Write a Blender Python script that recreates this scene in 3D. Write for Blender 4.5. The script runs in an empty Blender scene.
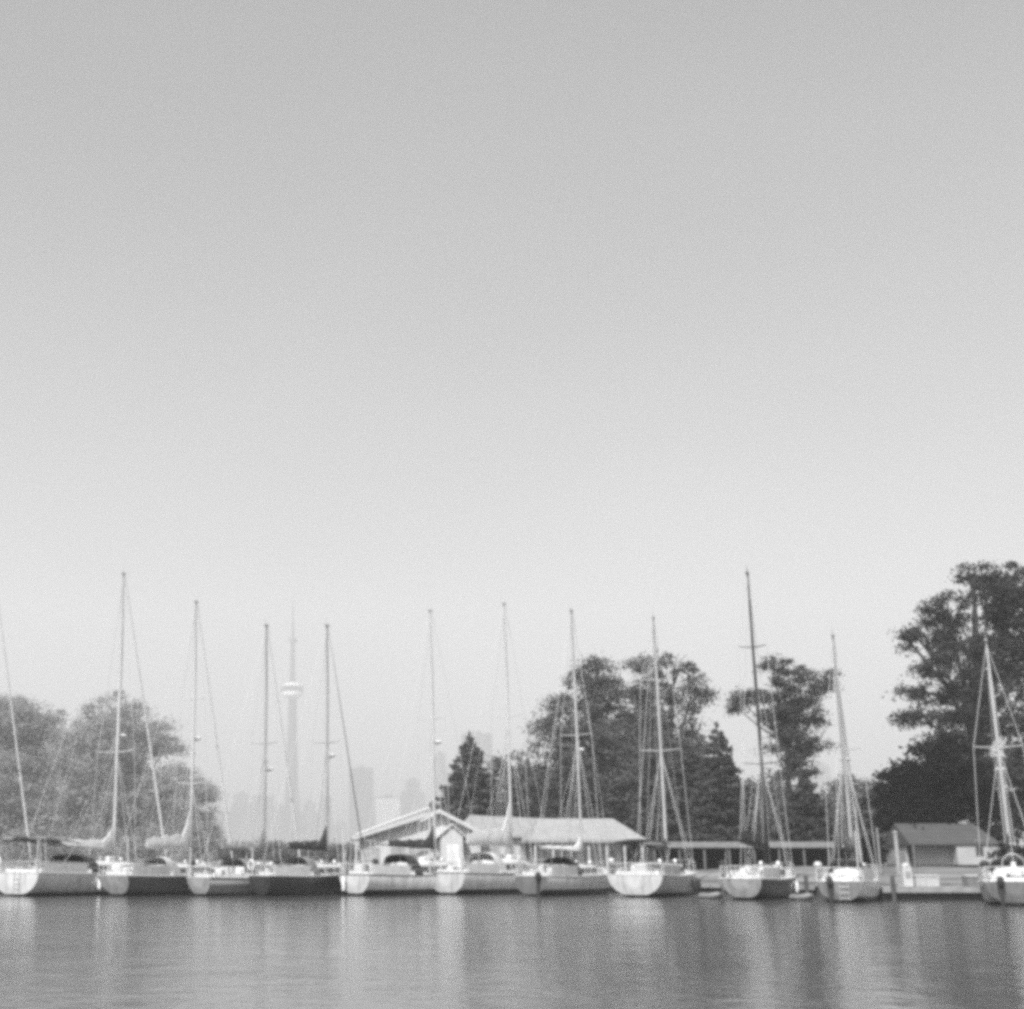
import bpy, math, random
import numpy as np
from mathutils import Vector, Matrix

random.seed(7)
RNG = np.random.default_rng(11)
R = math.radians
SC = bpy.context.scene
COL = SC.collection

# ------------------------------------------------------------------ camera
PX0, PY0, FPX, PITCH, CAMH = 340.0, 504.5, 1400.0, R(14.35), 1.8
W, H = 1024, 1009
cd = bpy.data.cameras.new('camera')
cam = bpy.data.objects.new('camera', cd)
COL.objects.link(cam)
cd.sensor_width = 36.0
cd.lens = FPX * 36.0 / W
cd.shift_x = (W / 2 - PX0) / W
cd.shift_y = 0.0
cd.clip_end = 20000
cd.clip_start = 0.1
cam.location = (0, 0, CAMH)
cam.rotation_euler = (R(90) + PITCH, 0, 0)
SC.camera = cam

# ------------------------------------------------------------------ sky, sun, exposure
SUN_AZ, SUN_EL = R(205), R(48)          # clockwise from +Y: the sun stands to the left, a little behind
world = bpy.data.worlds.new('World')
SC.world = world
world.use_nodes = True
nt = world.node_tree
nt.nodes.clear()
sky = nt.nodes.new('ShaderNodeTexSky')
sky.sky_type = 'NISHITA'
sky.sun_disc = False
sky.sun_elevation = SUN_EL
sky.sun_rotation = SUN_AZ
sky.air_density = 1.0
sky.dust_density = 4.0
sky.ozone_density = 1.0
bw = nt.nodes.new('ShaderNodeRGBToBW')
bg = nt.nodes.new('ShaderNodeBackground')
bg.inputs['Strength'].default_value = 0.12
wo = nt.nodes.new('ShaderNodeOutputWorld')
nt.links.new(sky.outputs[0], bw.inputs[0])
# thin uneven high cloud over the clear sky
stc = nt.nodes.new('ShaderNodeTexCoord')
smp = nt.nodes.new('ShaderNodeMapping')
smp.inputs['Scale'].default_value = (1.6, 1.6, 4.0)
smp.inputs['Rotation'].default_value = (0.15, 0.1, 0.5)
snz = nt.nodes.new('ShaderNodeTexNoise')
snz.inputs['Scale'].default_value = 1.3
snz.inputs['Detail'].default_value = 6
smr = nt.nodes.new('ShaderNodeMapRange')
smr.inputs['From Min'].default_value = 0.3
smr.inputs['From Max'].default_value = 0.7
smr.inputs['To Min'].default_value = 0.9
smr.inputs['To Max'].default_value = 1.1
smu = nt.nodes.new('ShaderNodeMath')
smu.operation = 'MULTIPLY'
nt.links.new(stc.outputs['Generated'], smp.inputs[0])
nt.links.new(smp.outputs[0], snz.inputs['Vector'])
nt.links.new(snz.outputs['Fac'], smr.inputs['Value'])
nt.links.new(bw.outputs[0], smu.inputs[0])
nt.links.new(smr.outputs[0], smu.inputs[1])
nt.links.new(smu.outputs[0], bg.inputs['Color'])
nt.links.new(bg.outputs[0], wo.inputs['Surface'])

sd = bpy.data.lights.new('sun', 'SUN')
sun = bpy.data.objects.new('sun', sd)
COL.objects.link(sun)
sd.energy = 4.5
sd.angle = R(0.5)
sd.color = (1, 1, 1)
sdir = Vector((math.sin(SUN_AZ) * math.cos(SUN_EL), math.cos(SUN_AZ) * math.cos(SUN_EL), math.sin(SUN_EL)))
sun.rotation_euler = sdir.to_track_quat('Z', 'Y').to_euler()
sun.location = (-60, -20, 90)

vs = SC.view_settings
vs.view_transform = 'Standard'
vs.look = 'None'
vs.exposure = 0.4
vs.gamma = 1.0
vs.use_curve_mapping = False
cy = SC.cycles
cy.volume_bounces = 1
cy.max_bounces = 6
cy.diffuse_bounces = 3
cy.transparent_max_bounces = 8
cy.use_denoising = False
cy.pixel_filter_type = 'BLACKMAN_HARRIS'
cy.filter_width = 4.2
cy.caustics_reflective = False
cy.caustics_refractive = False

# ------------------------------------------------------------------ helpers
def at(px, py, Y):
    """world point at forward distance Y that the photograph shows at that pixel"""
    x = (px - PX0) / FPX
    y = (PY0 - py) / FPX
    d = (x, math.cos(PITCH) - y * math.sin(PITCH), math.sin(PITCH) + y * math.cos(PITCH))
    k = Y / d[1]
    return Vector((d[0] * k, Y, CAMH + d[2] * k))

def gx(px, Y, z=1.0):
    """world x of a column px at distance Y near eye level"""
    depth = Y * math.cos(PITCH) + (z - CAMH) * math.sin(PITCH)
    return (px - PX0) / FPX * depth

MATS = {}
def gm(name, v, rough=0.6, var=0.15, scale=3.0, metal=0.0, spec=0.4, bump=0.0, coat=0.0):
    """a neutral grey procedural material with a mottled tone"""
    if name in MATS:
        return MATS[name]
    m = bpy.data.materials.new(name)
    m.use_nodes = True
    n = m.node_tree.nodes
    l = m.node_tree.links
    b = n['Principled BSDF']
    tc = n.new('ShaderNodeTexCoord')
    nz = n.new('ShaderNodeTexNoise')
    nz.inputs['Scale'].default_value = scale
    nz.inputs['Detail'].default_value = 5
    mr = n.new('ShaderNodeMapRange')
    mr.inputs['From Min'].default_value = 0.3
    mr.inputs['From Max'].default_value = 0.7
    mr.inputs['To Min'].default_value = v * (1 - var)
    mr.inputs['To Max'].default_value = v * (1 + var)
    l.new(tc.outputs['Object'], nz.inputs['Vector'])
    l.new(nz.outputs['Fac'], mr.inputs['Value'])
    l.new(mr.outputs[0], b.inputs['Base Color'])
    b.inputs['Roughness'].default_value = rough
    b.inputs['Metallic'].default_value = metal
    b.inputs['Specular IOR Level'].default_value = spec
    b.inputs['Coat Weight'].default_value = coat
    if bump:
        bp = n.new('ShaderNodeBump')
        bp.inputs['Strength'].default_value = bump
        bp.inputs['Distance'].default_value = 0.05
        l.new(nz.outputs['Fac'], bp.inputs['Height'])
        l.new(bp.outputs[0], b.inputs['Normal'])
    MATS[name] = m
    return m

def striped(name, v1, v2, axis, period, frac=0.12, rough=0.7):
    """boards, seams or corrugation: thin lines of v2 across v1 along one object axis"""
    if name in MATS:
        return MATS[name]
    m = gm(name, v1, rough, 0.12, 1.2)
    n = m.node_tree.nodes
    l = m.node_tree.links
    b = n['Principled BSDF']
    src = b.inputs['Base Color'].links[0].from_socket
    tc = n.new('ShaderNodeTexCoord')
    sp = n.new('ShaderNodeSeparateXYZ')
    l.new(tc.outputs['Object'], sp.inputs[0])
    mo = n.new('ShaderNodeMath'); mo.operation = 'PINGPONG'
    mo.inputs[1].default_value = period / 2
    l.new(sp.outputs[axis], mo.inputs[0])
    lt = n.new('ShaderNodeMath'); lt.operation = 'LESS_THAN'
    lt.inputs[1].default_value = period * frac / 2
    l.new(mo.outputs[0], lt.inputs[0])
    mx = n.new('ShaderNodeMix'); mx.data_type = 'FLOAT'
    l.new(lt.outputs[0], mx.inputs[0])
    l.new(src, mx.inputs[2])
    mx.inputs[3].default_value = v2
    l.new(mx.outputs[0], b.inputs['Base Color'])
    return m

def hull_mat(name, v, boot=0.03, stripe=None, boot_refl_h=.13):
    """gelcoat topsides over dark bottom paint at the waterline, raised on some boats as painted water reflection, with an optional painted band"""
    m = gm(name, v, 0.28, 0.06, 0.8, spec=0.5)
    n = m.node_tree.nodes
    l = m.node_tree.links
    b = n['Principled BSDF']
    src = b.inputs['Base Color'].links[0].from_socket
    tc = n.new('ShaderNodeTexCoord')
    sp = n.new('ShaderNodeSeparateXYZ')
    l.new(tc.outputs['Object'], sp.inputs[0])
    def band(src, lo, hi, val):
        c = n.new('ShaderNodeMath'); c.operation = 'COMPARE'
        c.inputs[1].default_value = (lo + hi) / 2
        c.inputs[2].default_value = (hi - lo) / 2
        l.new(sp.outputs[2], c.inputs[0])
        mx = n.new('ShaderNodeMix'); mx.data_type = 'FLOAT'
        l.new(c.outputs[0], mx.inputs[0])
        l.new(src, mx.inputs[2])
        mx.inputs[3].default_value = val
        return mx.outputs[0]
    # rust and grime runs down the topsides
    mp = n.new('ShaderNodeMapping')
    mp.inputs['Scale'].default_value = (2.5, 2.5, 0.35)
    l.new(tc.outputs['Object'], mp.inputs[0])
    gz = n.new('ShaderNodeTexNoise')
    gz.inputs['Scale'].default_value = 1.6
    gz.inputs['Detail'].default_value = 5
    l.new(mp.outputs[0], gz.inputs['Vector'])
    gr = n.new('ShaderNodeMapRange')
    gr.inputs['From Min'].default_value = 0.45
    gr.inputs['From Max'].default_value = 0.75
    gr.inputs['To Min'].default_value = 1.0
    gr.inputs['To Max'].default_value = 0.6
    l.new(gz.outputs['Fac'], gr.inputs['Value'])
    mg = n.new('ShaderNodeMath'); mg.operation = 'MULTIPLY'
    l.new(src, mg.inputs[0]); l.new(gr.outputs[0], mg.inputs[1])
    src = mg.outputs[0]
    src = band(src, -2.0, boot_refl_h, boot)  # bottom paint; the taller bands also paint in dark water mirrored on the hull
    if stripe:
        src = band(src, *stripe)
    l.new(src, b.inputs['Base Color'])
    return m

class MB:
    """collects faces, then links them as ONE mesh object"""
    def __init__(self):
        self.v, self.f = [], []
    def add(self, vs, fs):
        o = len(self.v)
        self.v += [tuple(p) for p in vs]
        self.f += [tuple(i + o for i in f) for f in fs]
        return self
    def box(self, x0, x1, y0, y1, z0, z1, M=None):
        vs = [Vector((x, y, z)) for x in (x0, x1) for y in (y0, y1) for z in (z0, z1)]
        if M is not None:
            vs = [M @ p for p in vs]
        return self.add(vs, [(0, 1, 3, 2), (4, 6, 7, 5), (0, 4, 5, 1), (2, 3, 7, 6), (0, 2, 6, 4), (1, 5, 7, 3)])
    def tube(self, pts, r, n=7, cap=True):
        pts = [Vector(p) for p in pts]
        rs = r if isinstance(r, (list, tuple)) else [r] * len(pts)
        rings, up = [], None
        for i, p in enumerate(pts):
            d = (pts[min(i + 1, len(pts) - 1)] - pts[max(i - 1, 0)])
            d = d.normalized() if d.length > 1e-9 else Vector((0, 0, 1))
            if up is None:
                up = Vector((0, 0, 1)) if abs(d.z) < 0.9 else Vector((0, 1, 0))
            a = d.cross(up).normalized()
            b = a.cross(d).normalized()
            up = b
            rings.append([p + (a * math.cos(2 * math.pi * k / n) + b * math.sin(2 * math.pi * k / n)) * rs[i] for k in range(n)])
        return self.loft(rings, cap)
    def loft(self, rings, cap=True, closed=True):
        n = len(rings[0])
        vs = [p for rg in rings for p in rg]
        fs = []
        for i in range(len(rings) - 1):
            for k in range(n if closed else n - 1):
                k2 = (k + 1) % n
                fs.append((i * n + k, i * n + k2, (i + 1) * n + k2, (i + 1) * n + k))
        if cap:
            fs.append(tuple(range(n - 1, -1, -1)))
            fs.append(tuple((len(rings) - 1) * n + k for k in range(n)))
        return self.add(vs, fs)
    def ball(self, c, rx, ry, rz, nu=12, nv=8):
        c = Vector(c)
        rings = []
        for i in range(nv + 1):
            t = math.pi * (0.02 + 0.96 * i / nv)
            rings.append([c + Vector((rx * math.sin(t) * math.cos(2 * math.pi * k / nu), ry * math.sin(t) * math.sin(2 * math.pi * k / nu), -rz * math.cos(t))) for k in range(nu)])
        return self.loft(rings)
    def build(self, name, mat, parent=None, smooth=False, bevel=0.0, sharp=40):
        me = bpy.data.meshes.new(name)
        me.from_pydata(self.v, [], self.f)
        me.materials.append(mat)
        import bmesh
        bm = bmesh.new()
        bm.from_mesh(me)
        bmesh.ops.recalc_face_normals(bm, faces=bm.faces)
        bm.to_mesh(me)
        bm.free()
        if smooth:
            me.polygons.foreach_set('use_smooth', [True] * len(me.polygons))
            me.set_sharp_from_angle(angle=R(sharp))
        me.update()
        o = bpy.data.objects.new(name, me)
        COL.objects.link(o)
        if parent:
            o.parent = parent
        if bevel:
            bv = o.modifiers.new('bevel', 'BEVEL')
            bv.width = bevel
            bv.segments = 2
            bv.limit_method = 'ANGLE'
        return o

def tag(o, label=None, cat=None, group=None, kind=None):
    for k, v in (('label', label), ('category', cat), ('group', group), ('kind', kind)):
        if v:
            o[k] = v
    return o

def empty(name, loc, rz=0.0):
    o = bpy.data.objects.new(name, None)
    COL.objects.link(o)
    o.location = loc
    o.rotation_euler = (0, 0, rz)
    o.empty_display_size = 0.3
    return o

def copy_tree(o, parent=None):
    c = o.copy()
    COL.objects.link(c)
    c.parent = parent
    for ch in o.children:
        copy_tree(ch, c)
    return c

# ------------------------------------------------------------------ the setting: water, land, haze
def grid_mesh(name, xs, ys, fz, mat):
    mb = MB()
    vs = [(x, y, fz(x, y)) for y in ys for x in xs]
    n = len(xs)
    fs = [(j * n + i, j * n + i + 1, (j + 1) * n + i + 1, (j + 1) * n + i) for j in range(len(ys) - 1) for i in range(n - 1)]
    mb.add(vs, fs)
    return mb.build(name, mat, smooth=True)

def water_material():
    m = bpy.data.materials.new('harbour water')
    m.use_nodes = True
    n = m.node_tree.nodes
    l = m.node_tree.links
    b = n['Principled BSDF']
    b.inputs['Base Color'].default_value = (0.085, 0.085, 0.085, 1)
    b.inputs['Roughness'].default_value = 0.1
    b.inputs['IOR'].default_value = 1.42
    tc = n.new('ShaderNodeTexCoord')
    hs = []
    for sx, sy, sc, wgt in ((1.0, 1.0, 9.0, 0.06), (0.9, 1.0, 3.2, 0.13), (0.85, 1.0, 1.3, 0.26), (1.0, 0.9, 0.55, 0.34)):
        mp = n.new('ShaderNodeMapping')
        mp.inputs['Scale'].default_value = (sx, sy, 1)
        mp.inputs['Rotation'].default_value = (0, 0, 0.35 * sc)
        nz = n.new('ShaderNodeTexNoise')
        nz.inputs['Scale'].default_value = sc
        nz.inputs['Detail'].default_value = 3
        l.new(tc.outputs['Object'], mp.inputs[0])
        l.new(mp.outputs[0], nz.inputs['Vector'])
        mu = n.new('ShaderNodeMath'); mu.operation = 'MULTIPLY'
        mu.inputs[1].default_value = wgt
        l.new(nz.outputs['Fac'], mu.inputs[0])
        hs.append(mu.outputs[0])
    s = hs[0]
    for h in hs[1:]:
        a = n.new('ShaderNodeMath'); a.operation = 'ADD'
        l.new(s, a.inputs[0]); l.new(h, a.inputs[1])
        s = a.outputs[0]
    bp = n.new('ShaderNodeBump')
    # wind patches: calmer and rougher water
    pz = n.new('ShaderNodeTexNoise')
    pz.inputs['Scale'].default_value = 0.07
    pz.inputs['Detail'].default_value = 4
    l.new(tc.outputs['Object'], pz.inputs['Vector'])
    pr = n.new('ShaderNodeMapRange')
    pr.inputs['From Min'].default_value = 0.35
    pr.inputs['From Max'].default_value = 0.65
    pr.inputs['To Min'].default_value = 0.35
    pr.inputs['To Max'].default_value = 1.3
    l.new(pz.outputs['Fac'], pr.inputs['Value'])
    l.new(pr.outputs[0], bp.inputs['Strength'])
    bp.inputs['Distance'].default_value = 0.11
    l.new(s, bp.inputs['Height'])
    l.new(bp.outputs[0], b.inputs['Normal'])
    return m

water = grid_mesh('water', [-2400, -400, 0, 400, 2400], [-80, 40, 120, 600, 3500], lambda x, y: 0.0, water_material())
tag(water, kind='structure')

FX = [-400, -100, 15, 21, 25, 28, 34, 60, 400]
FY = [98, 98, 97, 95, 87, 80.5, 77, 75, 72]
def shore_y(x):
    return float(np.interp(x, FX, FY))
def land_z(x, y):
    d = y - shore_y(x)
    return float(np.interp(d, [0, 5, 18, 45, 300], [0.72, 1.0, 1.5, 1.6, 1.7]))

def build_land():
    xs = sorted(set(list(np.linspace(-260, -40, 23)) + list(np.linspace(-38, 62, 60)) + list(np.linspace(70, 300, 20))))
    ds = [0, 0.01, 0.6, 2, 5, 9, 13, 18, 30, 45, 90, 160, 265, 285]
    mb = MB()
    n = len(xs)
    for j, d in enumerate(ds):
        for x in xs:
            y = shore_y(x) + d
            z = land_z(x, y) if 0 < j < len(ds) - 1 else -0.6
            if 2 < j < len(ds) - 1:
                z += 0.05 * math.sin(x * 0.9 + y * 0.31) * min(1, d / 9)
            mb.v.append((x, y, z))
    for j in range(len(ds) - 1):
        for i in range(n - 1):
            mb.f.append((j * n + i, j * n + i + 1, (j + 1) * n + i + 1, (j + 1) * n + i))
    o = mb.build('lawn', gm('mown grass', 0.16, 0.95, 0.45, 0.35, bump=0.6), smooth=True, sharp=60)
    tag(o, kind='structure')
build_land()

# the city shore across the harbour
fs = MB()
xsn = np.linspace(-2200, 2200, 60)
for x in xsn:
    j = 12 * math.sin(x * 0.013)
    fs.v += [(x, 2790 + j, -0.5), (x, 2800 + j, 3.0), (x, 3480, 5.0)]
for i in range(59):
    a = i * 3
    fs.f += [(a, a + 3, a + 4, a + 1), (a + 1, a + 4, a + 5, a + 2)]
tag(fs.build('far_shore', gm('far land', 0.15, 0.9, 0.3, 0.01)), kind='structure')

HAZE_DENSITY = 0.00044
hz = MB().box(-2500, 2500, -120, 3600, -1.6, 640)
hm = bpy.data.materials.new('haze')
hm.use_nodes = True
hn = hm.node_tree
hn.nodes.clear()
pv = hn.nodes.new('ShaderNodeVolumePrincipled')
pv.inputs['Color'].default_value = (0.97, 0.97, 0.97, 1)
pv.inputs['Density'].default_value = HAZE_DENSITY
pv.inputs['Anisotropy'].default_value = 0.0
ho = hn.nodes.new('ShaderNodeOutputMaterial')
hn.links.new(pv.outputs[0], ho.inputs['Volume'])
haze = hz.build('haze', hm)
tag(haze, kind='stuff')

# ------------------------------------------------------------------ city skyline
CITY = 2900.0
conc = gm('pale concrete', 0.05, 0.8, 0.1, 0.02)
dconc = gm('dark glazing', 0.04, 0.4, 0.1, 0.02)
wconc = gm('white cladding', 0.75, 0.6, 0.05, 0.02)

def make_tower():
    base = at(291, 866, CITY)
    root = empty('communications_tower', (base.x, CITY, 3.5))
    tag(root, 'tall concrete tower with a round pod and needle mast, fading in haze', 'tower')
    # shaft: three fins round a hexagonal core, tapering
    mb = MB()
    rings = []
    for z, rf, rc in ((0, 27, 11), (40, 22, 10), (100, 16.5, 9), (200, 11.5, 8), (330, 8, 6.5)):
        ring = []
        for k in range(3):
            a = 2 * math.pi * k / 3 + 0.4
            w = 2.6
            c, s = math.cos(a), math.sin(a)
            ring += [(c * rf + s * w, s * rf - c * w, z), (c * rf - s * w, s * rf + c * w, z)]
            a2 = a + math.pi / 3
            ring.append((math.cos(a2) * rc, math.sin(a2) * rc, z))
        rings.append([Vector(p) for p in ring])
    mb.loft(rings)
    mb.build('shaft', conc, root)
    def lathe(prof, name, mat, n=28):
        m = MB()
        m.loft([[Vector((r * math.cos(2 * math.pi * k / n), r * math.sin(2 * math.pi * k / n), z)) for k in range(n)] for r, z in prof])
        return m.build(name, mat, root, smooth=True, sharp=30)
    lathe([(8, 326), (14, 328), (21, 332), (22.5, 336), (21, 340)], 'radome', wconc)
    pod = lathe([(21.5, 340), (23.5, 342), (23.5, 351), (22, 352)], 'observation_pod', gm('pod glass', 0.05, 0.3, 0.1, 0.05))
    lathe([(22, 352), (20, 355), (14, 357.5), (8, 359)], 'pod_roof', wconc)
    lathe([(6, 359), (5.5, 372), (4.6, 441)], 'upper_shaft', conc, 12)
    lathe([(4.6, 441), (8, 444), (8.4, 448), (6.5, 452), (3, 455)], 'upper_pod', dconc, 16)
    lathe([(2.6, 455), (2.4, 490), (1.7, 491), (1.5, 520), (0.9, 521), (0.6, 553)], 'antenna_mast', conc, 10)
make_tower()

def city_block(px0, px1, pytop, depth, mat, label, name='office_tower', Y=CITY, setback=None, storey=4.0, slot=None):
    a = at(px0, pytop, Y)
    b = at(px1, pytop, Y)
    zt = (a.z + b.z) / 2
    root = empty(name, ((a.x + b.x) / 2, Y, 3.5))
    w = (b.x - a.x) / 2
    h = zt - 3.5
    body = MB().box(-w, w, 0, depth, 0, h * (0.86 if setback else 1))
    body.build('wall', mat, root)
    if setback:
        MB().box(-w * setback, w * setback, depth * 0.1, depth * 0.8, h * 0.86, h).build('penthouse', mat, root)
    # ribbon windows: one facade's glazing is one part
    g = MB()
    z = 6.0
    top = h * (0.86 if setback else 1)
    while z + storey < top:
        g.box(-w * 0.94, w * 0.94, -0.25, 0.3, z, z + storey * 0.45)
        g.box(w - 0.3, w + 0.25, depth * .05, depth * 0.95, z, z + storey * 0.45)
        z += storey
    g.build('window_band', slot or dconc, root)
    MB().box(-w * 0.3, w * 0.3, depth * 0.3, depth * 0.6, h, h + 5).build('roof_plant', conc, root)
    tag(root, label, 'building', 'city buildings across the harbour')
    return root

mid = gm('mid concrete', 0.07, 0.8, 0.1, 0.02)
dk = gm('dark stone', 0.035, 0.6, 0.1, 0.02)
for spec in (
    (205, 229, 812, 40, mid, 'low hazy block showing at the edge of the willows'),
    (231, 251, 794, 40, mid, 'broad hazy block with a rooftop box, just beyond the willows', .75),
    (252, 273, 795, 45, conc, 'flat topped hazy block behind a mast, beside the broad block'),
    (273, 285, 806, 40, mid, 'short hazy block at the foot of the concrete tower, willow side'),
    (300, 319, 803, 40, conc, 'low hazy block at the foot of the concrete tower, clubhouse side', .6),
    (321, 332, 797, 30, dk, 'thin dark slab low on the skyline between two masts'),
    (333, 346, 822, 40, mid, 'lowest hazy block beside the tall dark slab'),
    (349, 373, 768, 35, dk, 'tall dark hazy slab block standing above the clubhouse roof edge'),
    (375, 401, 797, 40, conc, 'square hazy block with a pale glazed face above the clubhouse gable'),
    (402, 425, 780, 45, mid, 'stepped hazy block between the square block and the white mast', .6),
    (433, 447, 753, 40, mid, 'pale hazy high-rise right behind a white mast', .8),
    (447, 462, 772, 40, conc, 'hazy block partly hidden by the lone spruce tip'),
    (463, 492, 733, 45, mid, 'tallest hazy block peeking out behind the lone spruce'),
    (812, 829, 764, 40, mid, 'pale hazy block seen past the open crowned elm'),
):
    city_block(*spec[:6], setback=spec[6] if len(spec) > 6 else None,
               slot=wconc if 'glazed face' in spec[5] else None)

# ------------------------------------------------------------------ trees
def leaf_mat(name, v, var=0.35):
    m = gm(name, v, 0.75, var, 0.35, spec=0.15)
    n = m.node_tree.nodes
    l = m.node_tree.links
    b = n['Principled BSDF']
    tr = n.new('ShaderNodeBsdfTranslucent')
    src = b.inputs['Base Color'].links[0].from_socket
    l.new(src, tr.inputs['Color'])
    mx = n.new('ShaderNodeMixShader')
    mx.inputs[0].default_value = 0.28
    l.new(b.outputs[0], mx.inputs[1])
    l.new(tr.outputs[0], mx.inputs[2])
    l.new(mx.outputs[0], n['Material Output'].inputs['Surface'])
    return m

def leaves_object(name, C, size, mat, parent, flat=0.35, aspect=0.55, out=None):
    """C: n x 3 leaf spray centres (local). One small folded spray (two triangles) each."""
    n = len(C)
    u = RNG.normal(size=(n, 3)); u[:, 2] *= 0.7
    u /= np.linalg.norm(u, axis=1)[:, None]
    nrm = RNG.normal(size=(n, 3)) * 0.55
    if out is not None:
        nrm += out
    nrm[:, 2] += flat
    w = np.cross(u, nrm); w /= np.linalg.norm(w, axis=1)[:, None] + 1e-9
    s = size * RNG.uniform(0.6, 1.35, n)[:, None]
    V = np.empty((n, 4, 3))
    V[:, 0] = C - u * s * 0.5
    V[:, 1] = C + w * s * aspect * 0.5 + u * s * 0.08
    V[:, 2] = C + u * s * 0.5
    V[:, 3] = C - w * s * aspect * 0.5 + u * s * 0.08
    me = bpy.data.meshes.new(name)
    me.vertices.add(n * 4)
    me.vertices.foreach_set('co', V.reshape(-1).astype(np.float32))
    me.loops.add(n * 4)
    me.loops.foreach_set('vertex_index', np.arange(n * 4, dtype=np.int32))
    me.polygons.add(n)
    me.polygons.foreach_set('loop_start', np.arange(0, n * 4, 4, dtype=np.int32))
    me.polygons.foreach_set('loop_total', np.full(n, 4, dtype=np.int32))
    me.update(calc_edges=True)
    me.materials.append(mat)
    o = bpy.data.objects.new(name, me)
    COL.objects.link(o)
    o.parent = parent
    return o

bark = gm('bark', 0.05, 0.95, 0.4, 2.5, bump=0.8)
pale_bark = gm('pale bark', 0.35, 0.9, 0.3, 2.5, bump=0.5)

def broadleaf(name, base_px, Y, blobs, label, mat, leaf=0.3, rc=0.9, dens=1.0, per=70, trunk_r=0.35, group=None, bark_m=None, cat='tree', zbase=None, limb=True, deep=0.9):
    bx = gx(base_px, Y, 1.6)
    bz = land_z(bx, Y) - 0.1 if zbase is None else zbase
    root = empty(name, (bx, Y, bz))
    clumps = []
    tb = MB()
    heads = []
    for (px, py, rx, ry) in blobs:
        c = at(px, py, Y)
        e = at(px + rx, py, Y)
        t = at(px, py - ry, Y)
        c = c - Vector((bx, Y, bz))
        ax = abs((e - Vector((bx, Y, bz)) - c).x)
        az = abs((t - Vector((bx, Y, bz)) - c).z)
        ay = ax * deep
        c.y += random.uniform(-0.35, 0.35) * ay
        heads.append((c, ax, az))
        vol = ax * ay * az
        k = max(4, int(dens * 5.0 * vol / rc ** 3 * 0.55))
        d = RNG.normal(size=(k, 3)); d /= np.linalg.norm(d, axis=1)[:, None]
        rr = RNG.uniform(0.25, 1.0, k) ** 0.5 * RNG.uniform(0.82, 1.12, k)
        P = d * rr[:, None] * np.array([ax, ay, az]) + np.array(c)
        clumps.append(P)
    P = np.concatenate(clumps)
    P = P[P[:, 2] > 0.4]
    # leaf sprays round each clump, flattened, drooping at the rim
    k = len(P)
    rcl = rc * RNG.uniform(0.55, 1.35, k)
    cnt = RNG.integers(int(per * 0.5), int(per * 1.4), k)
    idx = np.repeat(np.arange(k), cnt)
    d = RNG.normal(size=(len(idx), 3)) * 0.5
    L = P[idx] + d * rcl[idx][:, None] * np.array([1.0, 1.0, 0.55])
    OUT = d * np.array([1.0, 1.0, 0.7]) + 0.35 * (P[idx] - P.mean(0)) / (np.abs(P - P.mean(0)).max() + 1e-6)
    L[:, 2] -= 0.18 * (d[:, 0] ** 2 + d[:, 1] ** 2) * rcl[idx]
    keep = L[:, 2] > 0.15
    L, OUT = L[keep], OUT[keep] * 1.1
    # trunk and limbs
    zt = max(min(h[0].z - 0.4 * h[2] for h in heads), 1.5)
    top = max(heads, key=lambda h: h[0].z)[0]
    mx = sum(h[0].x for h in heads) / len(heads)
    fork = Vector((mx * 0.2, 0, zt))
    pts = [Vector((0, 0, -0.3)), Vector((0.05, 0.02, zt * 0.35)), fork, (fork + top) * 0.5 + Vector((random.uniform(-.3, .3), 0, 0)), top]
    tb.tube(pts, [trunk_r * 1.3, trunk_r, trunk_r * 0.85, trunk_r * 0.5, trunk_r * 0.12], 9)
    if limb:
        for c, ax, az in heads:
            s = fork.lerp(top, random.uniform(0.0, 0.35))
            m_ = s.lerp(c, 0.5) + Vector((0, 0, -0.12 * (c - s).length * 0.5))
            tb.tube([s, m_, c], [trunk_r * 0.45, trunk_r * 0.28, trunk_r * 0.08], 6)
            for q in range(4):
                e = c + Vector((random.uniform(-1, 1) * ax, random.uniform(-1, 1) * ax * .8, random.uniform(-.5, 1) * az)) * 0.8
                tb.tube([c.lerp(m_, 0.3), c.lerp(e, 0.5) + Vector((0, 0, .1)), e], [trunk_r * 0.16, trunk_r * 0.1, trunk_r * 0.04], 5)
    tb.build('trunk', bark_m or bark, root, smooth=True)
    leaves_object('crown', L, leaf, mat, root, out=OUT)
    tag(root, label, cat, group)
    return root

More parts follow.
